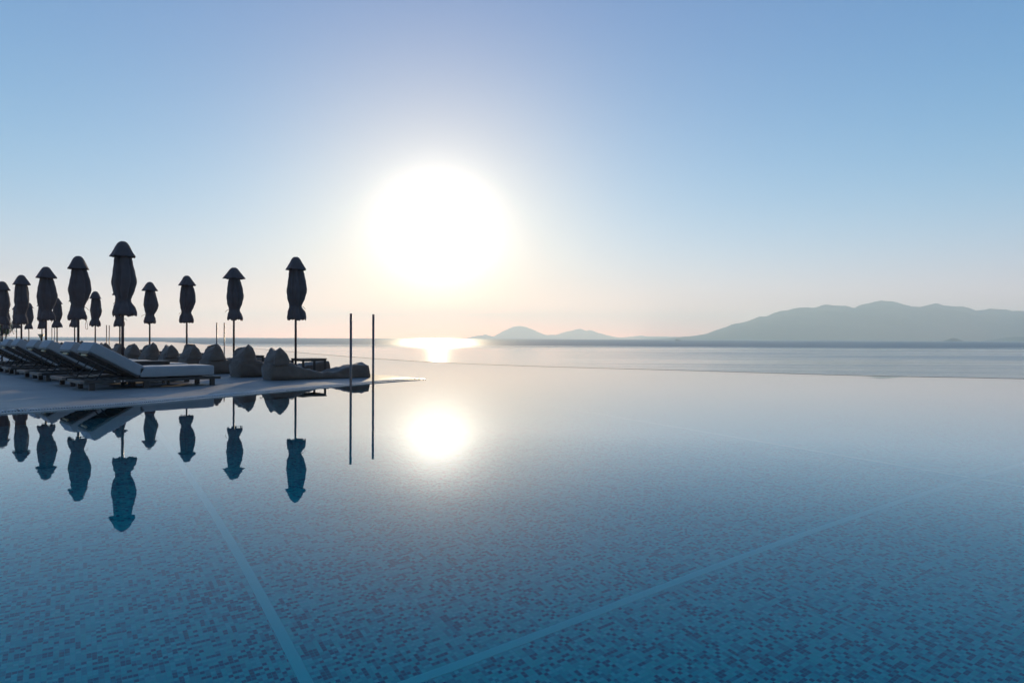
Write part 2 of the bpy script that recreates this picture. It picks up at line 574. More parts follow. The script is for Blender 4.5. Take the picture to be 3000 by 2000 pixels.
# pool walls: outer face of the infinity edge with its dark lip
bm = bmesh.new()
n_e = len(EDGE)
rows = []
for i, p in enumerate(EDGE):
    tdir = (EDGE[min(i + 1, n_e - 1)] - EDGE[max(i - 1, 0)]).normalized()
    nn = Vector((tdir.y, -tdir.x, 0))
    if nn.dot(Vector((p.x + 20, p.y + 40, 0)) - p) < 0: pass
    out = nn if nn.dot(Vector((0.4, 1, 0))) > 0 else -nn
    ins, o2 = p - out * 0.0, p + out * 0.16
    rows.append([Vector((ins.x, ins.y, -1.4)), Vector((ins.x, ins.y, 0.003)), Vector((o2.x, o2.y, 0.002)), Vector((o2.x, o2.y, -7.0))])
grid_mesh(bm, rows, closed=False)
lip = link_mesh('pool_edge_wall', bm, M_LIP); tag(lip, 'thin dark overflow edge of the infinity pool', None, None, 'structure')

# sloping rocky shore under the pool so that nothing floats
bm = bmesh.new()
rows = []
for i, p in enumerate(EDGE):
    tdir = (EDGE[min(i + 1, n_e - 1)] - EDGE[max(i - 1, 0)]).normalized()
    nn = Vector((tdir.y, -tdir.x, 0)); out = nn if nn.dot(Vector((0.4, 1, 0))) > 0 else -nn
    r = []
    for k2 in range(6):
        s = k2 / 5
        w = noise.noise(Vector((p.x * 0.2, p.y * 0.2, k2 * 1.7))) * 0.6 * (s > 0)
        q = p + out * (0.14 + s * 6 + w)
        r.append(Vector((q.x, q.y, -5.5 - s * 3.2 + w)))
    rows.append(r)
grid_mesh(bm, rows, closed=False)
shore = link_mesh('rocky_shore', bm, M_CLIFF); tag(shore, 'rocky shore below the pool edge', None, None, 'structure')

# ------------------------------------------------------------------ deck peninsula
U = Vector((0.7071, 0.7071, 0)); V = Vector((-0.7071, 0.7071, 0))       # along a lounger / along the rows
UB = Vector((0.716, 0.698, 0)); VB = Vector((-0.698, 0.716, 0))
front = catmull([(-30, -14), (-16, -3), (-9.0, 5.0), (-6.75, 8.35), (-6.22, 9.0), (-5.75, 9.6), (-5.3, 10.3), (-4.64, 11.65), (-3.92, 13.05), (-3.15, 14.6), (-2.5, 15.75), (-2.06, 16.3)], 6)
back0 = Vector((-2.9, 17.35, 0))
backp = [back0 + VB * t for t in (0, 1.0, 2.5, 12, 25, 40, 60, 95)]
deck_poly = [Vector((p.x, p.y, 0)) for p in front] + [Vector((-2.12, 16.55, 0))] + backp + [Vector((-170, 85, 0)), Vector((-170, -14, 0))]
DECK_Z = 0.022


def offset_line(pts, d):
    out = []
    for i, p in enumerate(pts):
        t = (pts[min(i + 1, len(pts) - 1)] - pts[max(i - 1, 0)]).normalized()
        out.append(p + Vector((-t.y, t.x, 0)) * d)
    return out


fl = [Vector((p.x, p.y, 0)) for p in front]
KERB_W, GR_W = 0.10, 0.22
# a solid body below everything
bm = bmesh.new()
vs = [bm.verts.new((p.x, p.y, -POOL_D - 0.2)) for p in deck_poly]
f = bm.faces.new(vs)
r = bmesh.ops.extrude_face_region(bm, geom=[f])
for v in [g for g in r['geom'] if isinstance(g, bmesh.types.BMVert)]: v.co.z = DECK_Z - 0.014
bmesh.ops.recalc_face_normals(bm, faces=bm.faces[:])
deck = link_mesh('deck', bm, M_JOINT)
tag(deck, 'grey stone paved terrace reaching out into the pool', None, None, 'structure')

# slabs, clipped out of the outline behind the gutter
inner = offset_line(fl, KERB_W + GR_W + 0.05)
inner = [p for p in inner]
slab_poly = inner[:-3] + [Vector((-2.55, 16.45, 0)), Vector((-2.45, 16.62, 0))] + [p - VB * 0 + Vector((-0.03, -0.03, 0)) for p in backp] + deck_poly[-2:]


def cell_slab(i, j, S, gap=0.007):
    bm = bmesh.new()
    bm.faces.new([bm.verts.new((p.x, p.y, DECK_Z - 0.012)) for p in slab_poly])
    o = Vector((-5.0, 13.0, 0))
    for nrm_, off in ((U, i * S + gap), (U * -1, -((i + 1) * S - gap)), (V, j * S + gap), (V * -1, -((j + 1) * S - gap))):
        geom = bm.verts[:] + bm.edges[:] + bm.faces[:]
        if not bm.faces: return None
        bmesh.ops.bisect_plane(bm, geom=geom, plane_co=o + nrm_ * off, plane_no=nrm_, clear_inner=True, dist=1e-5)
    if not bm.faces: bm.free(); return None
    area = sum(f.calc_area() for f in bm.faces)
    if area < 0.02: bm.free(); return None
    r = bmesh.ops.extrude_face_region(bm, geom=bm.faces[:])
    for v in [g for g in r['geom'] if isinstance(g, bmesh.types.BMVert)]: v.co.z = DECK_Z
    bmesh.ops.recalc_face_normals(bm, faces=bm.faces[:])
    return bm


S = 2.2
rest = bmesh.new()
for i in range(-9, 8):
    for j in range(-4, 30):
        c = Vector((-5, 13, 0)) + U * ((i + .5) * S) + V * ((j + .5) * S)
        if c.y < 3 or c.x / max(c.y, 1) < -1.0 or c.y > 60: continue
        b = cell_slab(i, j, S)
        if b is None: continue
        link_mesh('slab', b, M_DECK, deck)
# paving beyond the slabs that can be told apart
rest.free()
bm = bmesh.new()
far = [Vector((-41, 57, 0)), Vector((-95, 85, 0)), Vector((-170, 85, 0)), Vector((-170, -14, 0)), Vector((-30, -14, 0)), Vector((-17, -3.5, 0)), Vector((-13, 1.5, 0)), Vector((-14, 7, 0))]
bm.faces.new([bm.verts.new((p.x - 2, p.y, DECK_Z - 0.009)) for p in far])
bmesh.ops.triangulate(bm, faces=bm.faces[:])
link_mesh('outer_paving', bm, M_DECK, deck)

# kerb along the water and the slotted gutter grille behind it
k0, k1, k2_, k3 = fl, offset_line(fl, KERB_W), offset_line(fl, KERB_W + GR_W), offset_line(fl, KERB_W + GR_W + 0.045)


def band(name, a, b, z0, z1, m, parent):
    bm = bmesh.new()
    rows = [[Vector((p.x, p.y, z0)), Vector((p.x, p.y, z1)), Vector((q.x, q.y, z1)), Vector((q.x, q.y, z0))] for p, q in zip(a, b)]
    grid_mesh(bm, rows, closed=False, cap_first=False)
    return link_mesh(name, bm, m, parent)


band('kerb', offset_line(fl, -0.02), k1, -0.3, 0.012, M_KERB, deck)
band('gutter_trim', k2_, k3, -0.02, DECK_Z + 0.004, M_KERB, deck)
band('gutter_shade_strip', k1, k2_, -0.02, DECK_Z - 0.0125, M_DARK, deck)  # near-black strip paints the shade of a deeper channel under the slats
bm = bmesh.new()
acc = 0.0
start = 12
for i in range(start, len(fl) - 2):
    a, b = fl[i], fl[i + 1]
    L = (b - a).length; t = (b - a).normalized(); n = Vector((-t.y, t.x, 0))
    s = -acc
    while s < L:
        if s >= 0:
            c = a + t * s + n * (KERB_W + GR_W / 2)
            add_box(bm, (c.x, c.y, DECK_Z - 0.004), (0.014, GR_W - 0.006, 0.02), Matrix.Rotation(math.atan2(t.y, t.x), 3, 'Z'))
        s += 0.033
    acc = (L - (s - 0.033)) - 0.0 if s > 0 else acc
    acc = 0.033 - (s - L)
grl = link_mesh('gutter_grille', bm, M_GRILLE, deck); grl['kind'] = 'stuff'

# ------------------------------------------------------------------ closed umbrellas


def wobble(a, z, seed, amp):
    return noise.noise(Vector((math.cos(a) * 1.7 + seed, math.sin(a) * 1.7, z * 2.4 + seed * 3))) * amp


def make_umbrella(loc, seed, label, hi=True, flare=None, cord=False, group='closed umbrellas of the front row'):
    rnd = random.Random(seed)
    root = empty('closed_umbrella', (loc.x, loc.y, DECK_Z))
    root.scale = (1, 1, 0.994)
    tag(root, label, 'umbrella', group)
    neck = 1.70 + rnd.uniform(-0.05, 0.05)
    bot = neck - 0.30 + rnd.uniform(-0.03, 0.03)
    nt = 64 if hi else 32; nz = 46 if hi else 24
    folds = rnd.choice([4, 5, 5, 6]); ph = rnd.uniform(0, 6.28); bulge = rnd.uniform(0.180, 0.200)
    flap = rnd.uniform(-0.5, 0.35)
    lean = Vector((rnd.uniform(-1, 1), rnd.uniform(-1, 1), 0)) * 0.018
    prof = [(2.62, 0.13), (2.45, 0.155), (2.25, bulge * 0.9), (2.07, bulge), (1.90, bulge * 0.88), (neck + 0.04, 0.137), (neck, 0.126),
            (neck - 0.05, 0.143), (neck - 0.13, 0.172), (bot + 0.05, 0.190), (bot, 0.180)]
    prof = [(2.9 - a, b) for a, b in prof]
    bm = bmesh.new(); rows = []
    for i in range(nz + 1):
        t = i / nz
        z = 2.62 + (bot - 2.62) * t
        R = R0 = interp(prof, 2.9 - z)
        row = []
        dneck = abs(z - neck)
        am = 0.14 + 0.06 * min(1, dneck / 0.25)
        for j in range(nt):
            a = 2 * PI * j / nt
            fa = a * folds + ph + 0.8 * math.sin(z * 3 + seed) + 1.3 * noise.noise(Vector((math.cos(a), math.sin(a), z * 0.6 + seed)))
            fold = (1 - abs(math.sin(fa / 2)) ** 0.45) * 1.6 - 0.4
            if z > neck:   # one loose panel stands off to the side
                q = math.cos(a - flap) * 0.5 + 0.5
                r_ = 0.055 * max(0.0, (q - 0.72) / 0.28) ** 0.5 * math.sin(PI * min(1, max(0, (z - neck) / (2.60 - neck)))) ** 0.8
                R = R0 + r_ - (0.02 if 0.62 < q <= 0.72 else 0)
            r = R * (1 - am * fold) + wobble(a, z, seed, 0.035 if z > neck else 0.05) * min(1, 0.25 + dneck * 4)
            if z < neck and flare is not None:
                fl_ = max(0, math.cos(a - flare)) ** 3
                r += fl_ * 0.045 * min(1, (neck - z) / 0.15)
            zz = z
            if t > 0.9: zz += (t - 0.9) * 10 * (0.012 * math.sin(a * folds + ph) + 0.05 * noise.noise(Vector((math.cos(a) * 4.5, math.sin(a) * 4.5, seed))))
            row.append(Vector((r * math.cos(a), r * math.sin(a), zz)) + lean * (2.6 - z))
        rows.append(row)
    # the hem turns in underneath towards the pole
    rows.append([Vector((p.x * 0.8, p.y * 0.8, p.z + 0.06)) for p in rows[-1]])
    rows.append([Vector((p.x * 0.35, p.y * 0.35, p.z + 0.12)) for p in rows[-1]])
    grid_mesh(bm, rows)
    link_mesh('canopy', bm, M_CANOPY, root, True)
    # cap
    bm = bmesh.new(); rows = []
    ph2 = rnd.uniform(-0.35, 0.35)
    sq = rnd.uniform(0.9, 1.05)
    cp = [(2.872, 0.012), (2.868, 0.045), (2.85, 0.078), (2.815, 0.108), (2.76, 0.142), (2.70, 0.180), (2.64, 0.218), (2.59, 0.250), (2.565, 0.266)]
    for z, R in cp:
        row = []
        for j in range(nt):
            a = 2 * PI * j / nt
            t = (2.872 - z) / 0.31
            ac, as_ = abs(math.cos(a + ph2)), abs(math.sin(a + ph2))
            pw = 2.0 - 0.75 * min(1, t * 1.6)          # round on top, four pulled corners at the hem
            s = (1 / (ac ** pw + as_ ** pw) ** (1 / pw) - 0.70) / 0.30
            r = R * sq * (0.70 + 0.39 * max(s, 0) * min(1, t * 1.6) + 0.30 * (1 - min(1, t * 1.6))) + wobble(a, z, seed + 5, 0.030) * t
            row.append(Vector((r * math.cos(a), r * math.sin(a), z + (0.02 * s - 0.01) * t * t + 0.012 * t * noise.noise(Vector((a * 3, seed, 0))))))
        rows.append(row)
    rows.append([Vector((p.x * 0.985, p.y * 0.985, p.z - 0.008)) for p in rows[-1]])
    rows.append([Vector((p.x * 0.45, p.y * 0.45, p.z + 0.10)) for p in rows[-1]])
    grid_mesh(bm, rows, cap_first=True)
    link_mesh('cap', bm, M_CANOPY, root, True)
    bm = bmesh.new(); add_cyl(bm, (0, 0, 0.02), (0, 0, 2.80), 0.026, seg=16)
    link_mesh('pole', bm, M_POLE, root, True)
    bm = bmesh.new()
    add_cyl(bm, (0, 0, 0.0), (0, 0, 0.015), 0.24, seg=28); add_cyl(bm, (0, 0, 0.015), (0, 0, 0.16), 0.034, seg=16)
    link_mesh('base', bm, M_DARK, root)
    # tie strap round the neck with a loose end
    bm = bmesh.new(); rows = []
    lv = lean * (2.6 - neck)
    for z in (-0.018, 0.018):
        rows.append([Vector((0.137 * math.cos(2 * PI * j / 24) * (1 + 0.05 * math.sin(j)), 0.137 * math.sin(2 * PI * j / 24), neck + z)) + lv for j in range(24)])
    grid_mesh(bm, rows)
    a = rnd.uniform(0, 6.28) if not cord else 0.0
    d = Vector((math.cos(a), math.sin(a), 0))
    p = d * 0.135 + lv + Vector((0, 0, neck))
    for s in range(4):
        q = p + d * 0.03 + Vector((0, 0, -0.012 * s))
        add_cyl(bm, p, q, 0.006, 0.005, 6); p = q
    link_mesh('tie_strap', bm, M_CANOPY, root, True)
    if cord:
        bm = bmesh.new()
        pts = [Vector((0.17, 0, 1.47)), Vector((0.185, 0, 1.36)), Vector((0.165, 0, 1.24)), Vector((0.178, 0, 1.155)), Vector((0.20, 0, 1.14)), Vector((0.222, 0, 1.16)), Vector((0.215, 0, 1.25)), Vector((0.19, 0, 1.36))]
        for p, q in zip(pts, pts[1:]): add_cyl(bm, p, q, 0.005, seg=6)
        link_mesh('pull_cord', bm, M_CANOPY, root, True)
    return root


A0 = Vector((-7.70, 13.5, 0)); B0 = Vector((-5.07, 16.0, 0)); STEP = Vector((-2.475, 2.515, 0))
ordn = ['first', 'second', 'third', 'fourth', 'fifth', 'sixth', 'seventh', 'eighth', 'ninth', 'tenth', 'eleventh', 'twelfth', 'thirteenth']
front_lab = ['tallest closed dark umbrella rising behind the nearest sun lounger backrest',
             'closed umbrella with a looped pull cord hanging under its hem, beside the tallest one',
             'closed umbrella third from the right in the front row, above the white headrests',
             'closed umbrella fourth from the right in the front row, near the left picture edge',
             'closed front-row umbrella cut by the left picture edge']
for i in range(5):
    make_umbrella(A0 + STEP * i, 11 + i * 7, front_lab[i], True, None if i else 0.2, i == 1)
back_lab = ['rightmost closed umbrella, beside the small table and the nearest bean bag',
            'closed umbrella second from the right, above the bean bags, with a loose strap end',
            'closed umbrella third from the right, slim waisted, above the bean bags',
            'closed umbrella standing just right of the tallest one',
            'far closed umbrella half hidden behind the tallest umbrella',
            'small closed umbrella in the gap just left of the tallest umbrella',
            'far closed umbrella hidden behind the umbrella with the hanging cord',
            'small closed umbrella with a flared hem, left of the umbrella with the cord',
            'far closed umbrella hidden behind the third front-row umbrella',
            'far closed umbrella seen between the third and fourth front-row umbrellas',
            'far closed umbrella hidden behind the fourth front-row umbrella',
            'farthest closed umbrella by the left picture edge, beside the small tree']
for i in range(12):
    make_umbrella(B0 + STEP * i + (VB * (0.25 * (i - 9)) if i > 9 else Vector()), 101 + i * 5, back_lab[i], i < 6, {0: 0.3, 7: 0.1}.get(i), False,
                  'closed umbrellas of the back row')

# ------------------------------------------------------------------ sun loungers
# local frame: x along the lounger (head 0, foot 2.48), y across (0..0.92)


def make_lounger(angle=31.0):
    root = empty('sun_lounger', (0, 0, 0))
    Wd = 0.92
    bm = bmesh.new()
    for y in (0.035, Wd - 0.035): add_box(bm, (1.24, y, 0.163), (2.48 - 0.14, 0.07, 0.055), bevel=0.004)
    link_mesh('side_rail', bm, M_WOOD, root)
    for x, m in ((0.0375, M_ENDWOOD), (2.4425, M_WOOD)):
        bm = bmesh.new(); add_box(bm, (x, Wd / 2, 0.163), (0.072, Wd, 0.056), bevel=0.004)
        link_mesh('end_board', bm, m, root)
    for x in (0.20, 1.10, 2.33):
        for y in (0.06, Wd - 0.06):
            bm = bmesh.new(); add_box(bm, (x, y, 0.068), (0.085, 0.07, 0.136), bevel=0.004)
            link_mesh('leg', bm, M_WOOD, root)
    sl_me = None
    for i in range(15):
        x = 0.14 + i * 0.157
        if sl_me is None:
            bm = bmesh.new(); add_box(bm, (0, Wd / 2, 0.172), (0.10, Wd - 0.145, 0.022), bevel=0.002)
            o = link_mesh('slat', bm, M_WOOD, root); sl_me = o.data
        else:
            o = bpy.data.objects.new('slat', sl_me); col.objects.link(o); o.parent = root
        o.location = (x, 0, 0)
    # seat mattress, puffed a little
    def cushion(name, L, Wc, H, mtx):
        bm = bmesh.new()
        nx, ny = 26, 12
        rr = 0.022
        edge = [0, rr * 0.12, rr * 0.4, rr]
        gx = edge + [rr + (L - 2 * rr) * q / (nx - 6) for q in range(1, nx - 6)] + [L - e for e in reversed(edge)]
        gy = edge + [rr + (Wc - 2 * rr) * q / (ny - 6) for q in range(1, ny - 6)] + [Wc - e for e in reversed(edge)]

        def top(i, j, s):
            x = gx[i]; y = gy[j]
            ex = min(x, L - x); ey = min(y, Wc - y)
            zz = H / 2
            if ex < rr: zz -= rr - math.sqrt(max(0, rr * rr - (rr - ex) ** 2))
            if ey < rr: zz -= rr - math.sqrt(max(0, rr * rr - (rr - ey) ** 2))
            puff = 0.008 * (1 - (2 * x / L - 1) ** 6) * (1 - (2 * y / Wc - 1) ** 6)
            w = 0.005 * noise.noise(Vector((x * 7, y * 5, s * 4 + L)))
            return Vector((x, y, H / 2 + s * (zz + puff + w)))
        def xs_(i):  # denser near the ends
            return i
        top_v = [[bm.verts.new(top(i, j, 1)) for j in range(ny + 1)] for i in range(nx + 1)]
        bot_v = [[bm.verts.new(top(i, j, -1)) for j in range(ny + 1)] for i in range(nx + 1)]
        for i in range(nx):
            for j in range(ny):
                bm.faces.new((top_v[i][j], top_v[i + 1][j], top_v[i + 1][j + 1], top_v[i][j + 1]))
                bm.faces.new((bot_v[i][j + 1], bot_v[i + 1][j + 1], bot_v[i + 1][j], bot_v[i][j]))
        for i in range(nx):
            bm.faces.new((bot_v[i][0], bot_v[i + 1][0], top_v[i + 1][0], top_v[i][0]))
            bm.faces.new((top_v[i][ny], top_v[i + 1][ny], bot_v[i + 1][ny], bot_v[i][ny]))
        for j in range(ny):
            bm.faces.new((top_v[0][j], top_v[0][j + 1], bot_v[0][j + 1], bot_v[0][j]))
            bm.faces.new((bot_v[nx][j], bot_v[nx][j + 1], top_v[nx][j + 1], top_v[nx][j]))
        bmesh.ops.transform(bm, matrix=mtx, verts=bm.verts)
        bmesh.ops.recalc_face_normals(bm, faces=bm.faces[:])
        o = link_mesh(name, bm, M_MATTRESS, root, True)
        o.data.set_sharp_from_angle(angle=math.radians(50))
        return o
    TH = 0.205
    y0 = 0.045; Wc = 0.83
    cushion('seat_mattress', 1.36, Wc, TH, Matrix.Translation((1.0, y0, 0.215)))
    a = math.radians(angle)
    # backrest: hinge at x=1.0,z~0.23, leaning up towards the head
    hinge = Vector((0.975, y0, 0.245))
    B = Matrix.Translation(hinge) @ Matrix.Rotation(PI, 4, 'Z') @ Matrix.Rotation(-a, 4, 'Y') @ Matrix.Translation((0, -Wc, 0))
    cushion('back_mattress', 0.97, Wc, TH, B)
    bm = bmesh.new()
    for y in (0.03, Wc - 0.03): add_box(bm, (0.46, y, -0.022), (0.94, 0.05, 0.036), bevel=0.004)
    for x in (0.02, 0.13, 0.24, 0.35, 0.46, 0.57, 0.68, 0.79, 0.90): add_box(bm, (x, Wc / 2, -0.020), (0.088, Wc - 0.112, 0.022), bevel=0.003)
    bmesh.ops.transform(bm, matrix=B, verts=bm.verts)
    link_mesh('backrest_frame', bm, M_WOOD, root)
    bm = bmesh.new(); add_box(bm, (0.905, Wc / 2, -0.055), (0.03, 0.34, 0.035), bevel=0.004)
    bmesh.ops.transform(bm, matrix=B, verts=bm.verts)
    link_mesh('backrest_light_strip', bm, M_GLOW_STRIP, root)  # added bar, its gold paints light shining through under the mattress
    # prop struts
    bm = bmesh.new()
    for y in (0.12, Wd - 0.12):
        top = B @ Vector((0.55, Wc - (y - y0), -0.045))
        add_cyl(bm, top, (0.28, y, 0.19), 0.011, seg=8)
    add_cyl(bm, (0.28, 0.12, 0.19), (0.28, Wd - 0.12, 0.19), 0.011, seg=8)
    link_mesh('prop_strut', bm, M_DARK, root)
    sme = None
    for x in (0.55, 0.66, 0.72):
        if sme is None:
            bm = bmesh.new(); add_cyl(bm, (0, 0.0, 0.165), (0, -0.006, 0.165), 0.010, seg=8)
            o = link_mesh('screw', bm, M_SCREW, root); sme = o.data
        else:
            o = bpy.data.objects.new('screw', sme); col.objects.link(o); o.parent = root
        o.location.x = x
    return root


LC = Vector((-7.66, 12.1, 0))
protos = {}
lv = [0, 1.36, 3.45, 4.82, 6.95, 8.3, 10.45, 11.8]
la = [31, 31, 32.5, 33, 34, 33, 32, 32]
llab = ['nearest sun lounger, its whole grey side and flat foot cushion in view',
        'second sun lounger from the right, headrest just behind the nearest one',
        'third sun lounger from the right, mostly hidden but for its raised back',
        'fourth sun lounger from the right with a sand-coloured glow on its head end',
        'fifth sun lounger from the right, its raised back the highest by the left edge',
        'sixth sun lounger from the right, its head end at the left picture edge',
        'sun lounger farther down the row at the left, behind the sixth',
        'farthest sun lounger of the row, behind all the others']
base_l = None
for i, (v, a, lab) in enumerate(zip(lv, la, llab)):
    if a in protos: L = copy_tree(protos[a])
    else:
        L = make_lounger(a); protos[a] = L
    p = LC + V * v
    L.location = (p.x, p.y, DECK_Z); L.scale = (1, 1, 0.95)
    L.rotation_euler = (0, 0, math.radians(45) + (0, 0.012, -0.008, 0.01, -0.015, 0.006, 0, 0)[i])
    tag(L, lab, 'sun lounger', 'sun loungers with grey mattresses in a row')

# ------------------------------------------------------------------ side tables


def make_table(lx, ly, h, apron, name='side_table'):
    root = empty(name, (0, 0, 0))
    bm = bmesh.new(); add_box(bm, (lx / 2, ly / 2, h - 0.0125), (lx, ly, 0.025), bevel=0.004)
    link_mesh('tabletop', bm, M_WOOD, root)
    bm = bmesh.new()
    for y in (0.035, ly - 0.035): add_box(bm, (lx / 2, y, h - 0.026 - apron / 2), (lx - 0.11, 0.02, apron), bevel=0.002)
    for x in (0.035, lx - 0.035): add_box(bm, (x, ly / 2, h - 0.026 - apron / 2), (0.02, ly - 0.11, apron), bevel=0.002)
    link_mesh('apron', bm, M_WOOD, root)
    for x in (0.035, lx - 0.035):
        for y in (0.035, ly - 0.035):
            bm = bmesh.new(); add_box(bm, (x, y, (h - 0.026) / 2), (0.045, 0.045, h - 0.026), bevel=0.003)
            link_mesh('leg', bm, M_WOOD, root)
    return root


tA = make_table(0.72, 0.36, 0.50, 0.075)
tlab = ['low dark side table right behind the nearest sun lounger', 'low side table between the third and fourth sun loungers',
        'low side table between the fifth and sixth sun loungers']
for i in range(3):
    t = tA if i == 0 else copy_tree(tA)
    p = LC + U * 1.12 + V * (lv[2 * i] + 0.96)
    t.location = (p.x, p.y, DECK_Z); t.scale = (1, 1, 0.96); t.rotation_euler = (0, 0, math.radians(45))
    tag(t, tlab[i], 'side table', 'low tables between the sun loungers')
tB = make_table(0.66, 0.62, 0.47, 0.045)
BC = Vector((-5.3, 15.15, 0))
tn = ['small dark side table standing free between bean bags at the rightmost umbrella'] + \
     [f'dark side table by the {w} back-row umbrella counted from the right' for w in ordn[1:9]]
for i in range(9):
    t = tB if i == 0 else copy_tree(tB)
    p = BC + UB * 1.16 + VB * 0.89 + STEP * i
    t.location = (p.x, p.y, DECK_Z); t.scale = (1, 1, 0.96); t.rotation_euler = (0, 0, math.atan2(UB.y, UB.x))
    tag(t, tn[i], 'side table', 'side tables between the bean bags')

# ------------------------------------------------------------------ bean bag loungers
# local frame: x from back to foot (0..2.35), y across (0..0.82)


def make_bag(seed):
    rnd = random.Random(seed)
    root = empty('bean_bag_lounger', (0, 0, 0))
    Wd = 0.84
    sA, sB = rnd.uniform(0, 50), rnd.uniform(0, 50)

    def wr(p, s, amp):
        return (noise.fractal(Vector((p.x * 2.2 + s, p.y * 3.0, p.z * 3.0)), 0.9, 2.1, 4)) * amp
    # base
    prof = [(0.0, 0.38), (0.25, 0.43), (0.5, 0.40), (0.8, 0.29), (1.15, 0.205), (1.45, 0.20), (1.75, 0.27), (2.05, 0.325), (2.35, 0.335)]
    bm = bmesh.new(); rows = []
    nx, ns = 64, 56
    for i in range(nx + 1):
        t = i / nx
        x = 2.35 * t
        H = lerp_pts(prof, x) * (1 + 0.03 * math.sin(x * 5 + seed))
        endf = 1 - (1 - min(1, x / 0.16)) ** 2 * 0.35
        endb = 1.0
        hw = Wd / 2 * (0.93 + 0.07 * math.sin(PI * min(1, t * 1.1))) * (1 - 0.10 * t) * math.sqrt(max(0.2, endf)) * endb
        row = []
        for j in range(ns):
            a = 2 * PI * j / ns
            ca, sa = math.cos(a), math.sin(a)
            e = 0.42 if x < 1.4 else 0.42 - 0.24 * min(1, (x - 1.4) / 0.6)
            y = math.copysign(abs(ca) ** e, ca) * hw
            z = math.copysign(abs(sa) ** (e if sa < 0 else (0.60 if x < 1.4 else 0.60 - 0.38 * min(1, (x - 1.4) / 0.6))), sa) * H / 2 + H / 2
            # the edges of the sack are piped and stay up, the middle of the seat sinks
            if sa > 0:
                z -= 0.07 * (1 - (y / hw) ** 2) * max(0, math.sin(PI * min(1, max(0, (x - 0.5) / 1.5))))
            p = Vector((x, y + Wd / 2, max(0.0, z)))
            k_ = min(1.0, p.z / 0.08)
            fold = 0.0
            if sa > 0.0 and 0.5 < x < 1.8:
                fold = 0.018 * math.sin(x * 30 + 3 * noise.noise(Vector((p.y * 4, x * 2, sA)))) * (0.5 + noise.noise(Vector((x * 3, p.y * 5, sA + 9))))
            d = wr(p, sA, 0.045) + wr(p * 3.1, sA + 5, 0.014) + fold
            p = p + Vector((0, math.copysign(1, ca) * abs(ca) * d, max(0, sa) * d)) * k_
            if t == 0: p.x += 0.03 * (1 - abs(sa))
            if x > 2.1: p.x += (x - 2.1) / 0.25 * 0.05 * (1 - min(1, p.z / 0.33))
            if i < 5: p.x = p.x - 0.05 * math.sin(PI * min(1, p.z / 0.42)) * (1 - i / 5)
            row.append(p)
        rows.append(row)
    vs = grid_mesh(bm, rows)
    for side in (0, -1):
        c = sum((v.co for v in vs[side]), Vector()) / ns
        cv = bm.verts.new(c + Vector((-0.04 if side == 0 else 0.02, 0, 0)))
        for j in range(ns):
            q = (vs[side][j], vs[side][(j + 1) % ns], cv)
            bm.faces.new(q if side == -1 else q[::-1])
    bmesh.ops.recalc_face_normals(bm, faces=bm.faces[:])
    link_mesh('seat_sack', bm, M_BAG, root, True).data.set_sharp_from_angle(angle=math.radians(42))
    # back cushion with two ears
    ear0 = rnd.uniform(0.76, 0.80); ear1 = rnd.uniform(0.71, 0.78)
    bm = bmesh.new(); rows = []
    nz, ns = 34, 56
    for i in range(nz + 1):
        t = i / nz
        row = []
        for j in range(ns):
            a = 2 * PI * j / ns
            ca, sa = math.cos(a), math.sin(a)
            y01 = 0.5 + 0.5 * math.copysign(abs(ca) ** 0.45, ca) * (1 - 0.06 * t ** 2.2)
            yy = 2 * y01 - 1
            ear = ear0 if yy < 0 else ear1
            # top outline: two corners with a sag between them
            ay = abs(yy)
            ztop = ear - 0.085 * (1 - ay / 0.70) ** 0.7 if ay < 0.70 else ear - 0.24 * ((ay - 0.70) / 0.30) ** 2.0
            z = 0.36 + (ztop - 0.36) * t
            th = 0.42 * (1 - t ** 1.6) ** 0.8 + 0.012
            xc = 0.22 - 0.02 * t + 0.02 * math.sin(PI * t)
            x = xc + math.copysign(abs(sa) ** 0.7, sa) * th / 2
            p = Vector((x, 0.015 + y01 * (Wd - 0.03), z))
            d = wr(p * 1.2, sB, 0.045) * (0.45 + 0.55 * (1 - t)) + wr(p * 3.4, sB + 5, 0.014)
            p += Vector((math.copysign(abs(sa), sa) * d, math.copysign(abs(ca), ca) * d * 0.7, d * 0.3))
            # fabric pulls to the ears
            p.z += 0.010 * math.sin(22 * y01 + 6 * t + seed) * t
            row.append(p)
        rows.append(row)
    vs = grid_mesh(bm, rows, cap_first=True, cap_last=True)
    bmesh.ops.recalc_face_normals(bm, faces=bm.faces[:])
    link_mesh('back_cushion', bm, M_BAG, root, True)
    # piped seam round the sack where the back cushion meets it
    bm = bmesh.new()
    pts = []
    for k_ in range(41):
        s = k_ / 40
        if s < 0.3: q = Vector((0.48 - 0.50 * (s / 0.3), 0.0, 0.385 + 0.02 * math.sin(s * 20)))
        elif s < 0.7: q = Vector((-0.025, Wd * (s - 0.3) / 0.4, 0.40 + 0.012 * math.sin(s * 25 + seed)))
        else: q = Vector((-0.02 + 0.50 * (s - 0.7) / 0.3, Wd, 0.385))
        pts.append(q)
    for p, q in zip(pts, pts[1:]): add_cyl(bm, p, q, 0.006, seg=6, cap=False)
    link_mesh('piping', bm, M_BAG, root, True)
    return root


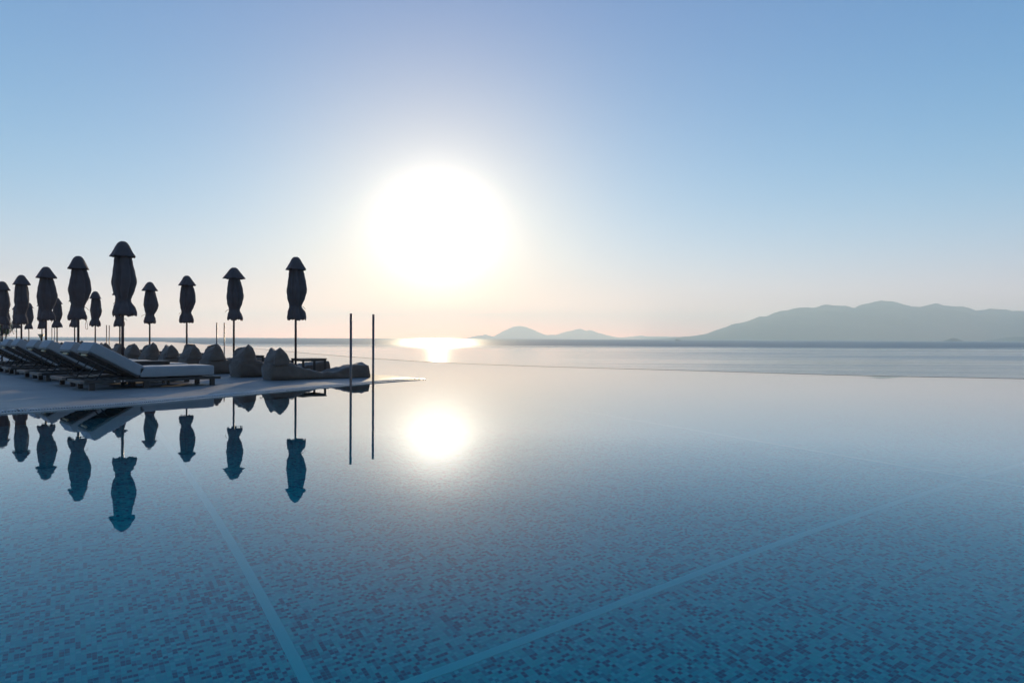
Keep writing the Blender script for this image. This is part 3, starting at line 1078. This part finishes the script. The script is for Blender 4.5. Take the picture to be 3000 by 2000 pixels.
bagp = [make_bag(s) for s in (3, 17, 29, 41)]
gap_v = 1.63
n_bag = 0
pos = []
for k_ in range(10):
    pos.append((BC + STEP * k_, k_, 0)); pos.append((BC + STEP * k_ + VB * gap_v, k_, 1))
rb = random.Random(5)
bl = ['nearest bean bag lounger, stretched full length at the tip of the terrace',
      'second bean bag lounger from the right, tall back close behind the nearest one',
      'third bean bag lounger from the right, left of the second umbrella pole',
      'fourth bean bag lounger from the right, with a flat left corner on its back',
      'fifth bean bag lounger from the right, two uneven peaks on its back',
      'sixth bean bag lounger from the right, behind the nearest lounger foot end',
      'seventh bean bag lounger from the right, two peaks close together',
      'eighth bean bag lounger from the right, half behind the tallest umbrella pole']
for idx, (p, k_, w) in enumerate(pos):
    src = bagp[idx % 4]
    b = src if idx < 4 else copy_tree(src)
    ang = math.atan2(UB.y, UB.x) + (-0.11 if idx == 0 else rb.uniform(-0.07, 0.07))
    b.location = (p.x, p.y, DECK_Z - 0.002); b.rotation_euler = (0, 0, ang)
    sc_ = 0.97 + rb.uniform(-0.05, 0.04) if idx else 0.97
    b.scale = (1, 1, sc_)
    lab = bl[idx] if idx < len(bl) else f'far bean bag lounger, {["ninth","tenth","eleventh","twelfth","thirteenth","fourteenth","fifteenth","sixteenth","seventeenth","eighteenth","nineteenth","twentieth"][idx-8]} from the right along the back row'
    tag(b, lab, 'bean bag', 'bean bag loungers along the back row')

# ------------------------------------------------------------------ hand posts standing in the water


def post(px, d, h, label, group, r=0.0235):
    root = empty('pool_post', ((px - 1500) / F * d, d, -POOL_D))
    bm = bmesh.new(); add_cyl(bm, (0, 0, 0), (0, 0, h + POOL_D), r, seg=20)
    link_mesh('tube', bm, M_POST, root, True)
    bm = bmesh.new(); add_cyl(bm, (0, 0, h + POOL_D), (0, 0, h + POOL_D + 0.008), r * 1.04, seg=20)
    link_mesh('end_cap', bm, M_POST, root)
    tag(root, label, 'post', group)


post(1028, 13.3, 1.455, 'left post of the nearest pair standing in the pool', 'pair of posts at the terrace tip')
post(1093.5, 13.92, 1.46, 'right post of the nearest pair standing in the pool', 'pair of posts at the terrace tip')
post(635, 26.6, 1.54, 'thin post left of two behind the bean bags, right of centre umbrellas', 'pair of posts behind the bean bags')
post(657, 26.9, 1.54, 'thin post right of two behind the bean bags, nearest the second umbrella', 'pair of posts behind the bean bags')
post(312, 37.4, 1.60, 'thin far post left of two, just left of the tallest umbrella', 'pair of posts left of the tallest umbrella')
post(320, 38.0, 1.60, 'thin far post right of two, just left of the tallest umbrella', 'pair of posts left of the tallest umbrella')
post(152, 47.6, 1.60, 'faint far post left of two, above the fourth sun lounger', 'pair of posts far at the left')
post(160, 48.2, 1.60, 'faint far post right of two, above the third sun lounger', 'pair of posts far at the left')

# ------------------------------------------------------------------ small things at the far left
ft = empty('funnel_lamp', ((120 - 1500) / F * 41, 41, DECK_Z))
tag(ft, 'small funnel-shaped lamp on a thin stand before the sea, far left', 'lamp')
bm = bmesh.new(); add_cyl(bm, (0, 0, 0.82), (0, 0, 1.07), 0.03, 0.17, 20); link_mesh('bowl', bm, M_BRASS, ft, True)
bm = bmesh.new(); add_cyl(bm, (0, 0, 0), (0, 0, 0.82), 0.03, seg=12); add_cyl(bm, (0, 0, 0), (0, 0, 0.02), 0.16, seg=20); link_mesh('stand', bm, M_DARK, ft)
bm = bmesh.new(); add_cyl(bm, (0, 0, 1.07), (0, 0, 1.085), 0.178, seg=20); link_mesh('rim', bm, M_DARK, ft)


def make_tree(loc, h, seed, label):
    rnd = random.Random(seed)
    root = empty('small_tree', loc)
    tag(root, label, 'tree')
    bm = bmesh.new()
    p = Vector((0, 0, 0)); r = 0.07
    tips = []
    for s in range(4):
        q = p + Vector((rnd.uniform(-.06, .06), rnd.uniform(-.06, .06), h * 0.14))
        add_cyl(bm, p, q, r, r * 0.8, 8, False); p = q; r *= 0.8
    for b in range(9):
        a = rnd.uniform(0, 6.28); q = p + Vector((math.cos(a) * rnd.uniform(.2, .5), math.sin(a) * rnd.uniform(.2, .5), rnd.uniform(0.1, h * 0.4)))
        m_ = (p + q) / 2 + Vector((0, 0, 0.06))
        add_cyl(bm, p, m_, r * 0.6, r * 0.4, 6, False); add_cyl(bm, m_, q, r * 0.4, r * 0.15, 6, False)
        tips += [q, m_ * 0.3 + q * 0.7]
    link_mesh('trunk', bm, M_BARK, root)
    bm = bmesh.new()
    for t in tips:
        for k_ in range(90):
            c = t + Vector((rnd.gauss(0, .14), rnd.gauss(0, .14), rnd.gauss(0, .12)))
            R_ = Matrix.Rotation(rnd.uniform(0, 6.28), 3, 'Z') @ Matrix.Rotation(rnd.uniform(-1, 1.2), 3, 'X')
            l, w = rnd.uniform(.05, .10), rnd.uniform(.014, .028)
            vs_ = [bm.verts.new(c + R_ @ Vector(v)) for v in ((-w, 0, 0), (0, -l * .5, 0.005), (w, 0, 0), (0, l, -0.01))]
            bm.faces.new(vs_)
    link_mesh('crown', bm, M_LEAF, root)


make_tree(Vector(((24 - 1500) / F * 49, 49, DECK_Z)), 1.95, 4, 'small green tree by the left picture edge, under the far umbrellas')
make_tree(Vector(((4 - 1500) / F * 46, 46, DECK_Z)), 1.8, 8, 'leafy shrub cut by the left picture edge')

# ------------------------------------------------------------------ boat
bd = 3300.0
bo = empty('fishing_boat', ((1986 - 1500) / F * bd, bd, SEA_Z - 0.3), 0.1)
tag(bo, 'tiny dark boat with a mast far out on the sea', 'boat')
bm = bmesh.new(); rows = []
for i in range(13):
    t = i / 12; x = -13 + 26 * t
    w = 3.0 * math.sin(PI * min(1, 0.12 + t * 0.88)) ** 0.6; zt = 2.6 + 2.2 * (2 * t - 1) ** 2 * (1 if t > .5 else .5)
    rows.append([Vector((x, -w, zt)), Vector((x, -w * .7, 0.6)), Vector((x, 0, 0)), Vector((x, w * .7, 0.6)), Vector((x, w, zt))])
grid_mesh(bm, rows, closed=True, cap_first=True, cap_last=True)
link_mesh('hull', bm, M_HULL, bo)
bm = bmesh.new(); add_box(bm, (-5, 0, 4.4), (6, 3.2, 3.6), bevel=0.2); link_mesh('cabin', bm, M_HULL, bo)
bm = bmesh.new(); add_cyl(bm, (2, 0, 1.5), (2, 0, 13), 0.35, 0.15, 8); link_mesh('mast', bm, M_HULL, bo)

# ------------------------------------------------------------------ sea haze
hm = bpy.data.materials.new('haze'); hm.use_nodes = True
hm.node_tree.nodes.clear()
T = NT(hm.node_tree)
pv = T.new('ShaderNodeVolumePrincipled')
pv.inputs['Color'].default_value = (0.72, 0.93, 1.0, 1)
pv.inputs['Density'].default_value = 1.45e-4
pv.inputs['Anisotropy'].default_value = 0.28
ho = T.new('ShaderNodeOutputMaterial'); T.link(pv.outputs[0], ho.inputs[1])
bm = bmesh.new()
add_box(bm, (0, 0, 255), (33000, 33000, 620))
hz = link_mesh('haze', bm, hm)
tag(hz, 'thin pale morning haze over the sea', None, None, 'stuff')
